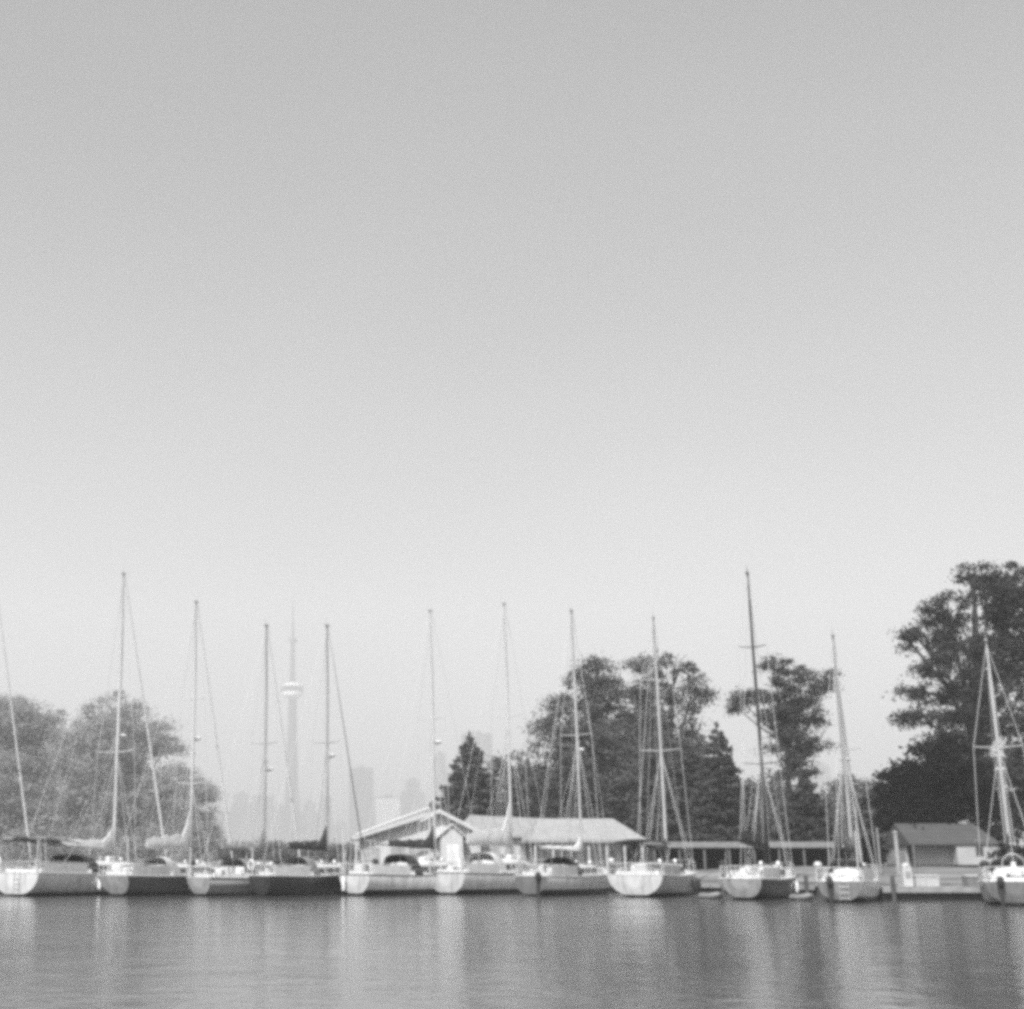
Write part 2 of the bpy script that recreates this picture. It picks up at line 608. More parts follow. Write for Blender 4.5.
def conifer(name, px, pytop, half_px, Y, label, mat, group=None, tiers=26, py_low=None, leaf=0.3, per=1.0):
    bx = gx(px, Y, 1.6)
    bz = land_z(bx, Y) - 0.1
    t = at(px, pytop, Y)
    bx = bx * 0.3 + t.x * 0.7
    root = empty(name, (bx, Y, bz))
    h = t.z - bz
    rmax = half_px / FPX * Y * 1.5
    C = []
    tb = MB()
    tb.tube([(0, 0, -0.3), (0, 0, h * 0.5), (0, 0, h * 0.98)], [0.22, 0.13, 0.02], 8)
    for i in range(tiers):
        f = i / (tiers - 1)
        z0 = 0.5 + (h - 0.7) * f ** 0.92
        r = rmax * (1 - f) ** 0.82 * random.uniform(0.86, 1.14) + 0.15
        nb = max(5, int(15 * (1 - f) + 5))
        for k in range(nb):
            a = 2 * math.pi * (k + random.random() * 0.8) / nb + i * 0.7
            rr = r * random.uniform(0.7, 1.15)
            zj = z0 + random.uniform(-0.25, 0.25)
            if k % 3 == 0:
                tb.tube([(0, 0, zj), (math.cos(a) * rr * .9, math.sin(a) * rr * .9, zj - rr * 0.2)], [0.035, 0.01], 4)
            m_ = max(5, int(rr * 24 * per))
            s = RNG.uniform(0.12, 1.0, m_) ** 0.75
            side = RNG.normal(size=m_) * 0.16 * (0.35 + (1 - s)) * rr
            x = math.cos(a) * rr * s - math.sin(a) * side
            y = math.sin(a) * rr * s + math.cos(a) * side
            z = zj - rr * 0.28 * s + 0.16 * rr * s ** 3 + RNG.normal(size=m_) * 0.07 - np.abs(RNG.normal(size=m_)) * 0.12
            C.append(np.stack([x, y, z], 1))
    C = np.concatenate(C)
    C = C[C[:, 2] > 0.1]
    tb.build('trunk', bark, root)
    leaves_object('crown', C, leaf, mat, root, flat=0.8, aspect=0.45)
    tag(root, label, 'tree', group)
    return root

willow = leaf_mat('veil-pale willow leaves', 0.3, 0.2)  # leaf colour raised to stand in for the milky glare on this side
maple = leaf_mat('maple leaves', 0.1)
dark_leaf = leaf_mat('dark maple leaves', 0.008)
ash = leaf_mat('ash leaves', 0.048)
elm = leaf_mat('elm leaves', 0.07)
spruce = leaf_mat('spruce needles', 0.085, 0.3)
spruce_pale = leaf_mat('blue spruce needles', 0.11, 0.3)
bush = leaf_mat('shrub leaves', 0.12)

GL = 'willows on the far side of the inlet'
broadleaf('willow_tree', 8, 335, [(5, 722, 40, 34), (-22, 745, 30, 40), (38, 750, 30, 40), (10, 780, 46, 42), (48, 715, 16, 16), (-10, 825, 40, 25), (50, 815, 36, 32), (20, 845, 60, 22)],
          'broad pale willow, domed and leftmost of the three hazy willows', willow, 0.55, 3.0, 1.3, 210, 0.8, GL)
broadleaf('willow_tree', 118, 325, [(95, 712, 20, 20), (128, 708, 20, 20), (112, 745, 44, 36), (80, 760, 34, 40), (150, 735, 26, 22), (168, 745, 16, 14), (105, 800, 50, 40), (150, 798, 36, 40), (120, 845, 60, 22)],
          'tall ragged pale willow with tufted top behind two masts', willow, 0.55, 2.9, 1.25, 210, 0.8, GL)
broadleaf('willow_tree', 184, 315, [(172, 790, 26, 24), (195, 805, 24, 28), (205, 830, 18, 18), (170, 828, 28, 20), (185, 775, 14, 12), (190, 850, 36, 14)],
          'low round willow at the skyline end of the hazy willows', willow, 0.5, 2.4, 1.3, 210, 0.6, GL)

GS = 'spruces behind the clubhouse'
conifer('spruce_tree', 470, 732, 37, 128, 'lone pointed spruce standing clear beside the hazy skyline', spruce_pale, GS, 24, leaf=0.4, per=1.8)
GC = 'broadleaf trees behind the clubhouse'
broadleaf('broadleaf_tree', 515, 140, [(510, 775, 22, 24), (530, 770, 16, 20), (500, 805, 24, 24), (535, 805, 24, 28), (548, 785, 16, 20)],
          'small round broadleaf tree filling the gap beside the lone spruce', maple, 0.42, 1.1, 1.15, 70, 0.3, GC)
broadleaf('broadleaf_tree', 592, 135, [(592, 685, 28, 28), (572, 715, 34, 26), (610, 700, 24, 30), (552, 745, 20, 18), (590, 755, 44, 36), (560, 785, 34, 30), (608, 795, 40, 34), (545, 728, 12, 10), (598, 664, 12, 9)],
          'big full broadleaf tree rising over the clubhouse roof', maple, 0.3, 1.25, 1.0, 150, 0.5, GC)
broadleaf('broadleaf_tree', 668, 132, [(650, 672, 22, 20), (674, 668, 20, 20), (690, 695, 24, 20), (660, 705, 26, 24), (695, 722, 20, 16), (655, 745, 28, 26), (690, 755, 22, 22), (635, 690, 12, 16), (640, 785, 34, 34), (676, 800, 30, 28)],
          'tall gappy broadleaf tree beside the pair of dark spruces', maple, 0.3, 1.2, 0.9, 150, 0.5, GC)
broadleaf('broadleaf_tree', 640, 152, [(640, 740, 34, 30), (625, 775, 40, 40), (668, 770, 40, 40), (640, 810, 60, 26), (612, 735, 20, 20), (560, 800, 36, 30), (590, 780, 40, 34)],
          'dense dark broadleaf tree filling the gap behind its taller neighbours', maple, 0.36, 1.3, 1.3, 130, 0.4, GC)
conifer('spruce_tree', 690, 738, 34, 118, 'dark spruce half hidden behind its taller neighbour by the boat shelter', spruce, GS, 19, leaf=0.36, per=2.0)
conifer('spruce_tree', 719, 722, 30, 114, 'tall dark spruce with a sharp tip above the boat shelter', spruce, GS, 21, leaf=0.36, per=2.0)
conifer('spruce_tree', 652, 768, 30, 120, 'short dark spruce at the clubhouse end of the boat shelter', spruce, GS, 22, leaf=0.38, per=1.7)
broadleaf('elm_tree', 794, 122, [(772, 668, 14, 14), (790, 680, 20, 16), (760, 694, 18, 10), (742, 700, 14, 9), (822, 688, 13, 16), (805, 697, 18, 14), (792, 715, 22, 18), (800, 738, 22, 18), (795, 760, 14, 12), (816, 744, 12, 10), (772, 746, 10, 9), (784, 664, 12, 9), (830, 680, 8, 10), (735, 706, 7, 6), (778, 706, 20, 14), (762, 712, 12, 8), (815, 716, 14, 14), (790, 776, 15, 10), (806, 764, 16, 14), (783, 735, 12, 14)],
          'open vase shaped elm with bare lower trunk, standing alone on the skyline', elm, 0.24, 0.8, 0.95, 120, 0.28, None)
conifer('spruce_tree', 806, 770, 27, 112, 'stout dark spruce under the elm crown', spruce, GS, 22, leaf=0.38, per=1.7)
GB = 'trees low on the horizon behind the boat shelter'
for px, py, rx, lab in ((748, 805, 20, 'hazy low tree between the sharp spruce and the dark mast'), (776, 800, 20, 'hazy low tree just in front of the elm trunk'),
                        (845, 806, 22, 'hazy low tree past the elm, behind a leaning mast'), (872, 808, 22, 'hazy low tree touching the black maple'), (830, 822, 18, 'shortest hazy tree beside the stout spruce')):
    broadleaf('background_tree', px, 170, [(px, py - 4, rx, 26), (px - 9, py + 20, rx + 4, 24), (px + 9, py + 14, rx + 3, 26), (px, py + 38, rx + 10, 18)], lab, bush, 0.45, 1.2, 1.6, 70, 0.3, GB)

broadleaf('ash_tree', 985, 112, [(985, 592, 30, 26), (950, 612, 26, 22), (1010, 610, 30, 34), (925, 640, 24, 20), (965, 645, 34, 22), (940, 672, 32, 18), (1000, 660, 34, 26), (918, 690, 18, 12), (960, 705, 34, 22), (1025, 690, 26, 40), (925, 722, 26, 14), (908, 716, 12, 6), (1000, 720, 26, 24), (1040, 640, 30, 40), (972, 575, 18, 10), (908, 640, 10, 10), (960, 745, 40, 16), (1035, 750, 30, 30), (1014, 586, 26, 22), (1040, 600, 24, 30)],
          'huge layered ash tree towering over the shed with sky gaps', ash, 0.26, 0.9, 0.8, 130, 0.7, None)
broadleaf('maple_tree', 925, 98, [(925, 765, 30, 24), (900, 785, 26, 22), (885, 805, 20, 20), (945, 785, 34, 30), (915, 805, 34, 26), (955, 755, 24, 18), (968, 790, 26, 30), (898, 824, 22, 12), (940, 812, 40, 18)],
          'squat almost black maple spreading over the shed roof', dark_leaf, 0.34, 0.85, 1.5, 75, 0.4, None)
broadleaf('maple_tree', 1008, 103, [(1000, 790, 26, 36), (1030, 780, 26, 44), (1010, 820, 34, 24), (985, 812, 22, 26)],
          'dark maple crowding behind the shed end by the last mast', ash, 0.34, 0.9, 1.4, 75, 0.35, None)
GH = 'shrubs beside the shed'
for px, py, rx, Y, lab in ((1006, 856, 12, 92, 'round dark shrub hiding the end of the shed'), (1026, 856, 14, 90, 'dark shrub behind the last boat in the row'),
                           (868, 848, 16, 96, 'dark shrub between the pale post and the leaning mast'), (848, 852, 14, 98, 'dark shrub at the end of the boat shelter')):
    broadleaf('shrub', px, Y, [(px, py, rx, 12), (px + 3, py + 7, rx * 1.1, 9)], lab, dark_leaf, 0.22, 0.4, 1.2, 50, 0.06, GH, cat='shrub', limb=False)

for px, rx, lab in ((238, 22, 'low hazy bush on the far lawn beside the round willow'), (285, 30, 'wide low hazy bush on the far lawn below the concrete tower'), (338, 24, 'low hazy bush on the far lawn next to the clubhouse gable')):
    broadleaf('shrub', px, 190, [(px, 853, rx, 9), (px - rx * .5, 850, rx * .5, 8), (px + rx * .45, 851, rx * .5, 7)], lab, bush, 0.4, 1.0, 1.6, 70, 0.12, 'bushes on the far lawn', cat='shrub', limb=False)

# ------------------------------------------------------------------ clubhouse, shelter, shed
roof_grey = striped('grey roof sheets', 0.26, 0.2, 0, 0.9, 0.1)
roof_white = striped('white roof sheets', 0.28, 0.24, 0, 0.9, 0.08)
boards = striped('grey wall boards', 0.5, 0.34, 0, 0.32, 0.15)
white_paint = gm('white paint', 0.44, 0.5, 0.08, 1.5)
glass = gm('dark window glass', 0.03, 0.1, 0.1, 1.0)
blind = gm('window with blinds', 0.3, 0.4, 0.15, 1.0)
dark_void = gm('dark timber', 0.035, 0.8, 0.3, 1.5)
shingle = striped('shed shingles', 0.07, 0.04, 2, 0.25, 0.2)

def gable_roof(x0, xp, x1, y0, y1, ze0, zp, ze1, t=0.16):
    mb = MB()
    ring = lambda y: [Vector((x0, y, ze0)), Vector((xp, y, zp)), Vector((x1, y, ze1)), Vector((x1, y, ze1 + t)), Vector((xp, y, zp + t)), Vector((x0, y, ze0 + t))]
    return mb.loft([ring(y0), ring(y1)])

def window(root, x0, x1, y, z0, z1):
    fr = MB()
    t = 0.08
    fr.box(x0 - t, x1 + t, y - 0.05, y + 0.02, z1, z1 + t); fr.box(x0 - t, x1 + t, y - 0.05, y + 0.02, z0 - t, z0)
    fr.box(x0 - t, x0, y - 0.05, y + 0.02, z0, z1); fr.box(x1, x1 + t, y - 0.05, y + 0.02, z0, z1)
    f = fr.build('window', white_paint, root)
    MB().box(x0, x1, y - 0.02, y + 0.02, z0, z1).build('pane', blind, f)
    return f

def clubhouse():
    Y0 = 106.0
    o = at(440, 862, Y0)
    gz = land_z(o.x, Y0) - 0.15
    root = empty('clubhouse', (o.x, Y0, gz))
    tag(root, 'long low clubhouse with a broad gable front and white verge boards', 'building')
    L = lambda px, py, dy=0.0: at(px, py, Y0 + dy) - Vector((o.x, Y0, gz))
    el, pk, er = L(352, 839), L(439, 812), L(487, 837)
    # gable wing
    wall = MB()
    x0, x1 = el.x + 0.7, er.x - 0.5
    zl = el.z - 0.02 + (pk.z - el.z) * 0.7 / (pk.x - el.x)
    zr = er.z - 0.02 + (pk.z - er.z) * 0.5 / (er.x - pk.x)
    wall.loft([[Vector(p) for p in ((x0, y, 0), (x1, y, 0), (x1, y, zr), (pk.x, y, pk.z - 0.03), (x0, y, zl))] for y in (0.0, 10.0)])
    wall.build('wall', boards, root)
    gable_roof(el.x, pk.x, er.x, -0.6, 10.4, el.z, pk.z, er.z).build('roof', roof_grey, root)
    vb = MB()
    for a, b in ((el, pk), (pk, er)):
        for y in (-0.66,):
            vb.loft([[Vector((p.x, y - 0.03, p.z - 0.1)), Vector((p.x, y + 0.05, p.z - 0.1)), Vector((p.x, y + 0.05, p.z + 0.2)), Vector((p.x, y - 0.03, p.z + 0.2))] for p in (a, b)])
    vb.build('verge_board', white_paint, root)
    # open truss set in front: the second pair of white rafters
    v2 = MB()
    a, b, c = L(356, 835, -2.2), L(429, 808, -2.2), L(432, 820, -2.2)
    v2.tube([a, b], 0.10, 6)
    v2.tube([L(420, 822, -2.2), L(434, 815, -2.2)], 0.08, 6)
    for q in (a, b):
        MB().box(q.x - .07, q.x + .07, q.y - .07, q.y + .07, 0, q.z - .05).build('porch_post', gm('grey post paint', 0.4, 0.6, 0.1), root)
    v2.build('porch_rafter', white_paint, root)
    MB().box(x0, x1, -0.1, -0.002, el.z - 0.35, el.z - 0.13).build('fascia', gm('pale trim', 0.45, 0.6, 0.1), root)
    for px in (372, 398, 416):
        p = L(px, 850)
        window(root, p.x - 0.55, p.x + 0.55, -0.005, 0.75, 1.85)
    # entrance porch: steep white gable
    p0, pp, p1 = L(436, 839, -3), L(452, 825, -3), L(470, 841, -3)
    pf = MB().loft([[Vector((p0.x + .35, y, 0)), Vector((p1.x - .5, y, 0)), Vector((p1.x - .5, y, p1.z + .35)), Vector((pp.x, y, pp.z - .12)), Vector((p0.x + .35, y, p0.z + .2))] for y in (-2.8, 0.0)])
    pf.build('porch', white_paint, root)
    gable_roof(p0.x, pp.x, p1.x, -3.0, 0.3, p0.z, pp.z, p1.z, 0.1).build('porch_roof', gm('porch trim', 0.5, 0.6, 0.1), root)
    dp = (p0.x + p1.x) / 2
    MB().box(dp - 0.45, dp + 0.45, -2.84, -2.75, 0.05, 2.05).build('door', gm('pale door', 0.6, 0.5, 0.1), root)
    # main range to the side of the gable
    a, b = L(487, 834, 1.0), L(540, 836, 1.0)
    ra = L(470, 815, 5.0); rb = L(540, 818.5, 5.0)
    MB().box(er.x - 0.5, b.x, 1.4, 9.4, 0, a.z - 0.05).build('wall', boards, root)
    rf = MB()
    rf.add([(er.x - 2.5, 0.9, a.z), (b.x + .2, 0.9, b.z), (rb.x + .2, 5, rb.z), (ra.x, 5, ra.z), (er.x - 2.5, 9.6, a.z), (b.x + .2, 9.6, b.z),
            (er.x - 2.5, 0.9, a.z - .16), (b.x + .2, 0.9, b.z - .16)],
           [(0, 1, 2, 3), (3, 2, 5, 4), (0, 6, 7, 1)])
    rf.build('roof', roof_grey, root)
    for px in (497, 512, 527):
        p = L(px, 850)
        window(root, p.x - 0.35, p.x + 0.35, 1.395, 0.7, 1.9)
clubhouse()

def pavilion():
    Y0 = 101.0
    o = at(590, 862, Y0)
    gz = land_z(o.x, Y0) - 0.15
    root = empty('pavilion', (o.x, Y0, gz))
    tag(root, 'low pavilion with a bright white hipped roof beside the clubhouse', 'building')
    L = lambda px, py, dy=0.0: at(px, py, Y0 + dy) - Vector((o.x, Y0, gz))
    a, b = L(531, 838), L(647, 841)
    ze = (a.z + b.z) / 2
    d = 9.0
    r0, r1 = L(538, 816, d / 2), L(613, 821, d / 2)
    rz = (r0.z + r1.z) / 2
    mb = MB()
    mb.add([(a.x, 0, ze), (b.x, 0, ze), (b.x, d, ze), (a.x, d, ze), (r0.x, d / 2, rz), (r1.x, d / 2, rz),
            (a.x, 0, ze - .2), (b.x, 0, ze - .2), (b.x, d, ze - .2), (a.x, d, ze - .2)],
           [(0, 1, 5, 4), (1, 2, 5), (2, 3, 4, 5), (3, 0, 4), (0, 6, 7, 1), (1, 7, 8, 2), (2, 8, 9, 3), (3, 9, 6, 0), (6, 9, 8, 7)])
    mb.build('roof', roof_white, root)
    MB().box(a.x + 1.3, b.x - 1.6, 1.4, d - .6, 0, ze - .22).build('wall', gm('pale wall', 0.6, 0.8, 0.15), root)
    for k in range(7):
        x = a.x + 0.3 + (b.x - a.x - .6) * k / 6
        MB().box(x - .07, x + .07, 0.2, 0.34, 0, ze - .2).build('post', gm('grey post paint', 0.4, 0.6, 0.1), root)
    for px in (553, 572, 593, 612):
        p = L(px, 850)
        window(root, p.x - 0.5, p.x + 0.5, 1.395, 0.75, 1.75)
pavilion()

def boat_shelter():
    Y0 = 99.0
    o = at(745, 862, Y0)
    gz = land_z(o.x, Y0) - 0.15
    root = empty('boat_shelter', (o.x, Y0, gz))
    tag(root, 'long flat roofed open shelter, dark inside, in front of the spruces', 'shelter')
    L = lambda px, py, dy=0.0: at(px, py, Y0 + dy) - Vector((o.x, Y0, gz))
    a, b = L(650, 844), L(833, 845)
    zt = a.z
    MB().box(a.x, b.x, 0, 6.5, zt - .05, zt + .12).build('roof', gm('felt roof', 0.3, 0.8, 0.2), root)
    MB().box(a.x - .02, b.x + .02, -0.08, -0.003, zt - .24, zt + .15).build('fascia', gm('shelter fascia', 0.2, 0.6, 0.15), root)
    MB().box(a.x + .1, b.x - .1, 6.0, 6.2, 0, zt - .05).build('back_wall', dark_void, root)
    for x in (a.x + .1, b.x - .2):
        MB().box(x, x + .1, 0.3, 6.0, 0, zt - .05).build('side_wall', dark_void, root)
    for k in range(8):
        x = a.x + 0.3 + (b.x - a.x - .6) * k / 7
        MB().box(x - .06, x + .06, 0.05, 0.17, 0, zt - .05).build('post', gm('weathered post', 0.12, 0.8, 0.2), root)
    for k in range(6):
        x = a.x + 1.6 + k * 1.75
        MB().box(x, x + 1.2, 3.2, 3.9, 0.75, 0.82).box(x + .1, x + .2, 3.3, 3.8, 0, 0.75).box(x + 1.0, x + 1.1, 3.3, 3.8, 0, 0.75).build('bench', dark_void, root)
boat_shelter()

def shed():
    Y0 = 94.0
    o = at(950, 866, Y0)
    gz = land_z(o.x, Y0) - 0.05
    root = empty('shed', (o.x, Y0, gz))
    tag(root, 'small pale walled shed with a dark shingle roof under the black maple', 'shed')
    L = lambda px, py, dy=0.0: at(px, py, Y0 + dy) - Vector((o.x, Y0, gz))
    a, c, b = L(910, 842), L(956, 842), L(997, 842)
    h = a.z
    x0, xc, x1 = a.x, c.x, b.x
    grey = gm('shed grey wall', 0.3, 0.85, 0.12, 0.9)
    pale = gm('shed pale wall', 0.34, 0.85, 0.12, 0.9)
    MB().box(x0, xc, 0.9, 4.2, 0.25, h).build('wall', grey, root)
    MB().box(xc, x1, 0, 4.2, 0.25, h).build('wall', pale, root)
    MB().box(x0 - .05, xc, 0.85, 4.25, -0.1, 0.25).box(xc, x1 + .05, -.05, 4.25, -0.1, 0.25).build('plinth', dark_void, root)
    r = L(950, 823.5, 2.1).z
    mb = MB()
    e = 0.12
    mb.add([(x0 - e, -.1, h - .05), (x1 + e, -.1, h - .05), (x1 + e, 4.6, h - .05), (x0 - e, 4.6, h - .05), (x0 - .1, 2.1, r), (x1 - .5, 2.1, r),
            (x0 - e, -.1, h - .2), (x1 + e, -.1, h - .2), (x1 + e, 4.6, h - .2), (x0 - e, 4.6, h - .2)],
           [(0, 1, 5, 4), (1, 2, 5), (2, 3, 4, 5), (3, 0, 4), (0, 6, 7, 1), (1, 7, 8, 2), (2, 8, 9, 3), (3, 9, 6, 0), (6, 9, 8, 7)])
    mb.build('roof', shingle, root)
    p = L(979, 848)
    f = MB().box(p.x - .26, p.x + .26, -.05, -.003, p.z - .5, p.z + .5).build('window', gm('grey frame', 0.2, 0.6, 0.1), root)
    MB().box(p.x - .2, p.x + .2, -.06, -.045, p.z - .44, p.z + .44).build('pane', glass, f)
    q = L(917, 850)
    MB().box(q.x - .25, q.x + .2, 0.86, 0.897, 0.25, 1.75).build('door', dark_void, root)
    MB().box(x0 + .05, x0 + .17, -.2, -.08, -0.1, h - .2).build('porch_post', gm('weathered post', 0.12, 0.8, 0.2), root)
shed()

# ------------------------------------------------------------------ docks, seawall, posts
plank = striped('dock planks', 0.34, 0.15, 0, 0.16, 0.14)
fascia_m = gm('dock fascia', 0.24, 0.75, 0.2, 2.0)
pile_m = gm('wet pile', 0.06, 0.7, 0.3, 2.0)

def dock(x0, y0, x1, y1, label, width=1.7, z=0.58, name='dock_section', group='timber dock sections along the bank'):
    ln = math.hypot(x1 - x0, y1 - y0)
    root = empty(name, (x0, y0, 0), math.atan2(y1 - y0, x1 - x0))
    MB().box(0, ln - .03, 0, width, z - .06, z).build('deck', plank, root)
    MB().box(0, ln - .03, -0.045, -0.003, z - .26, z + .015).box(0, ln - .03, width + .003, width + .045, z - .26, z + .015).build('fascia', fascia_m, root)
    MB().box(.1, ln - .15, 0.3, width - .3, -0.3, z - .07).build('float', pile_m, root)
    for x in (0.5, ln - 0.5):
        for y in (-0.16, width + .16):
            MB().tube([(x, y, -1.2), (x, y, z + (0.55 if y < 0 else .3))], 0.11, 9).build('pile', pile_m, root, smooth=True)
    tag(root, label, 'dock', group)

DX = [-34, -26, -18, -10, -2, 6, 13, 19.5, 23.6, 26.6]
near = ['the willow end', 'the big white stern boat', 'the long dark hulled sloop', 'the grey banded boat', 'the low black hulled boat', 'the clubhouse gable',
        'the clubhouse roof', 'the bright round sterned boat', 'the black masted boat']
for i in range(len(DX) - 1):
    xa, xb = DX[i], DX[i + 1]
    dock(xa, shore_y(xa) - 2.3, xb, shore_y(xb) - 2.3, 'timber dock section off the bows by ' + near[i])
dock(27.0, 72.3, 33.2, 72.0, 'open timber dock section in full view below the shed', 2.2, 0.62)
dock(33.4, 72.0, 44.0, 71.6, 'timber dock section running out behind the last boat', 2.2, 0.62)
rt = empty('gangway', (28.6, 74.4, 0))
MB().box(0, 1.2, 0, 3.4, 0.66, 0.73).build('deck', plank, rt)
MB().tube([(0.03, 0, .73), (0.03, 0, 1.6), (0.03, 3.3, 1.65), (0.03, 3.3, .73)], 0.025).build('handrail', gm('galvanised rail', 0.4, 0.4, 0.1, metal=0.6), rt)
tag(rt, 'short ramp from the open dock up to the lawn below the shed', 'gangway')

sw = MB()
xsn = list(np.linspace(-80, 60, 90))
for x in xsn:
    y = shore_y(x)
    sw.v += [(x, y - .28, -0.6), (x, y - .28, 0.74), (x, y + .05, 0.74), (x, y + .05, -0.6)]
for i in range(len(xsn) - 1):
    a = i * 4
    for k in range(3):
        sw.f.append((a + k, a + 4 + k, a + 5 + k, a + 1 + k))
tag(sw.build('seawall', gm('seawall timber', 0.12, 0.85, 0.35, 1.3)), 'low weathered timber seawall holding the lawn edge', 'seawall')

def post(px, Y, pytop, r, mat, name, label, cat, cap=False, group=None):
    x = gx(px, Y, 1.8)
    z0 = land_z(x, Y) if Y > shore_y(x) else 0.5
    t = at(px, pytop, Y)
    root = empty(name, (x, Y, z0 - .05))
    h = t.z - z0
    MB().tube([(0, 0, 0), (0, 0, h)], [r, r * .85], 10).build('shaft', mat, root, smooth=True)
    MB().tube([(0, 0, h), (0, 0, h + r * .6), (0, 0, h + r * .9)], [r * 1.25, r * 1.1, r * .3], 10).build('cap', mat, root, smooth=True)
    MB().tube([(0, 0, 0), (0, 0, .12)], r * 1.6, 10).build('base_collar', gm('weathered post', 0.12, 0.8, 0.2), root)
    tag(root, label, cat, group)
    return root
post(898, 84, 832, 0.13, gm('pale post', 0.28, 0.7, 0.2), 'timber_post', 'thick pale post on the lawn in front of the black maple', 'post')
post(880, 86, 828, 0.06, gm('grey post', 0.25, 0.7, 0.2), 'timber_post', 'thin grey post between the shed lawn and the leaning mast', 'post')
post(966, 79.5, 876, 0.06, dark_void, 'bollard', 'short dark bollard on the lawn edge above the open dock', 'bollard')
post(934, 75.5, 879, 0.09, fascia_m, 'bollard', 'stubby pale bollard by the ramp on the lawn edge', 'bollard')

# white covered service pedestal on the dock
x = gx(907, 73.2)
pr = empty('service_pedestal', (x, 73.2, 0.62))
MB().loft([[Vector((-a, -b, z)), Vector((a, -b, z)), Vector((a, b, z)), Vector((-a, b, z))] for a, b, z in ((.24, .2, 0), (.22, .18, .7), (.2, .16, 1.0))]).build('body', white_paint, pr, bevel=.03)
MB().ball((0, 0, 1.02), .23, .19, .16).build('hood', white_paint, pr, smooth=True)
MB().box(-.12, .12, -.215, -.17, .45, .75).build('socket_panel', gm('grey panel', 0.25, 0.5, 0.1), pr)
tag(pr, 'white rounded service pedestal standing on the open dock beside the pale post', 'pedestal')

def dock_box(px, Y, w, m, label):
    x = gx(px, Y, 1)
    r = empty('dock_box', (x, Y, 0.62), R(4))
    MB().box(-w, w, -.28, .28, 0, .5).build('body', m, r, bevel=.02)
    MB().loft([[Vector((-w - .03, y, .503)), Vector((w + .03, y, .503)), Vector((w + .03, y, .53 + .06 * (1 - abs(y) / .31))), Vector((-w - .03, y, .53 + .06 * (1 - abs(y) / .31)))] for y in (-.31, 0, .31)]).build('lid', pale_m, r)
    tag(r, label, 'dock box', 'storage boxes on the open dock')
pale_m = gm('weathered fibreglass', 0.38, 0.6, 0.15)
dock_box(925, 73.6, .6, pale_m, 'pale storage box on the open dock nearest the service pedestal')
dock_box(973, 73.5, .45, gm('grey fibreglass', 0.14, 0.6, 0.15), 'small dark storage box on the open dock near the last boat')

# ------------------------------------------------------------------ sailboats
alu = gm('mast aluminium', 0.32, 0.4, 0.1, 1.0, metal=0.25)
white_alu = gm('white painted spar', 0.46, 0.4, 0.06, 1.0)
grey_alu = gm('anodised spar', 0.36, 0.4, 0.1, 1.0)
black_spar = gm('black spar', 0.03, 0.4, 0.2, 1.0)
wire = gm('rigging wire', 0.45, 0.5, 0.1)
steel = gm('stainless rail', 0.5, 0.5, 0.1, metal=0.25)
deck_m = gm('deck gelcoat', 0.58, 0.5, 0.08, 1.2)
cabin_m = gm('cabin gelcoat', 0.62, 0.4, 0.05, 1.0)
dark_canvas = gm('dark canvas', 0.03, 0.9, 0.3, 3.0, bump=.3)
mid_canvas = gm('grey canvas', 0.2, 0.9, 0.2, 3.0, bump=.3)
white_canvas = gm('white canvas', 0.54, 0.9, 0.08, 3.0, bump=.3)
pale_canvas = gm('pale grey canvas', 0.45, 0.9, 0.12, 3.0, bump=.3)
rubber = gm('black rubber', 0.02, 0.6, 0.2, 2.0)
teak = gm('teak', 0.15, 0.7, 0.25, 4.0)

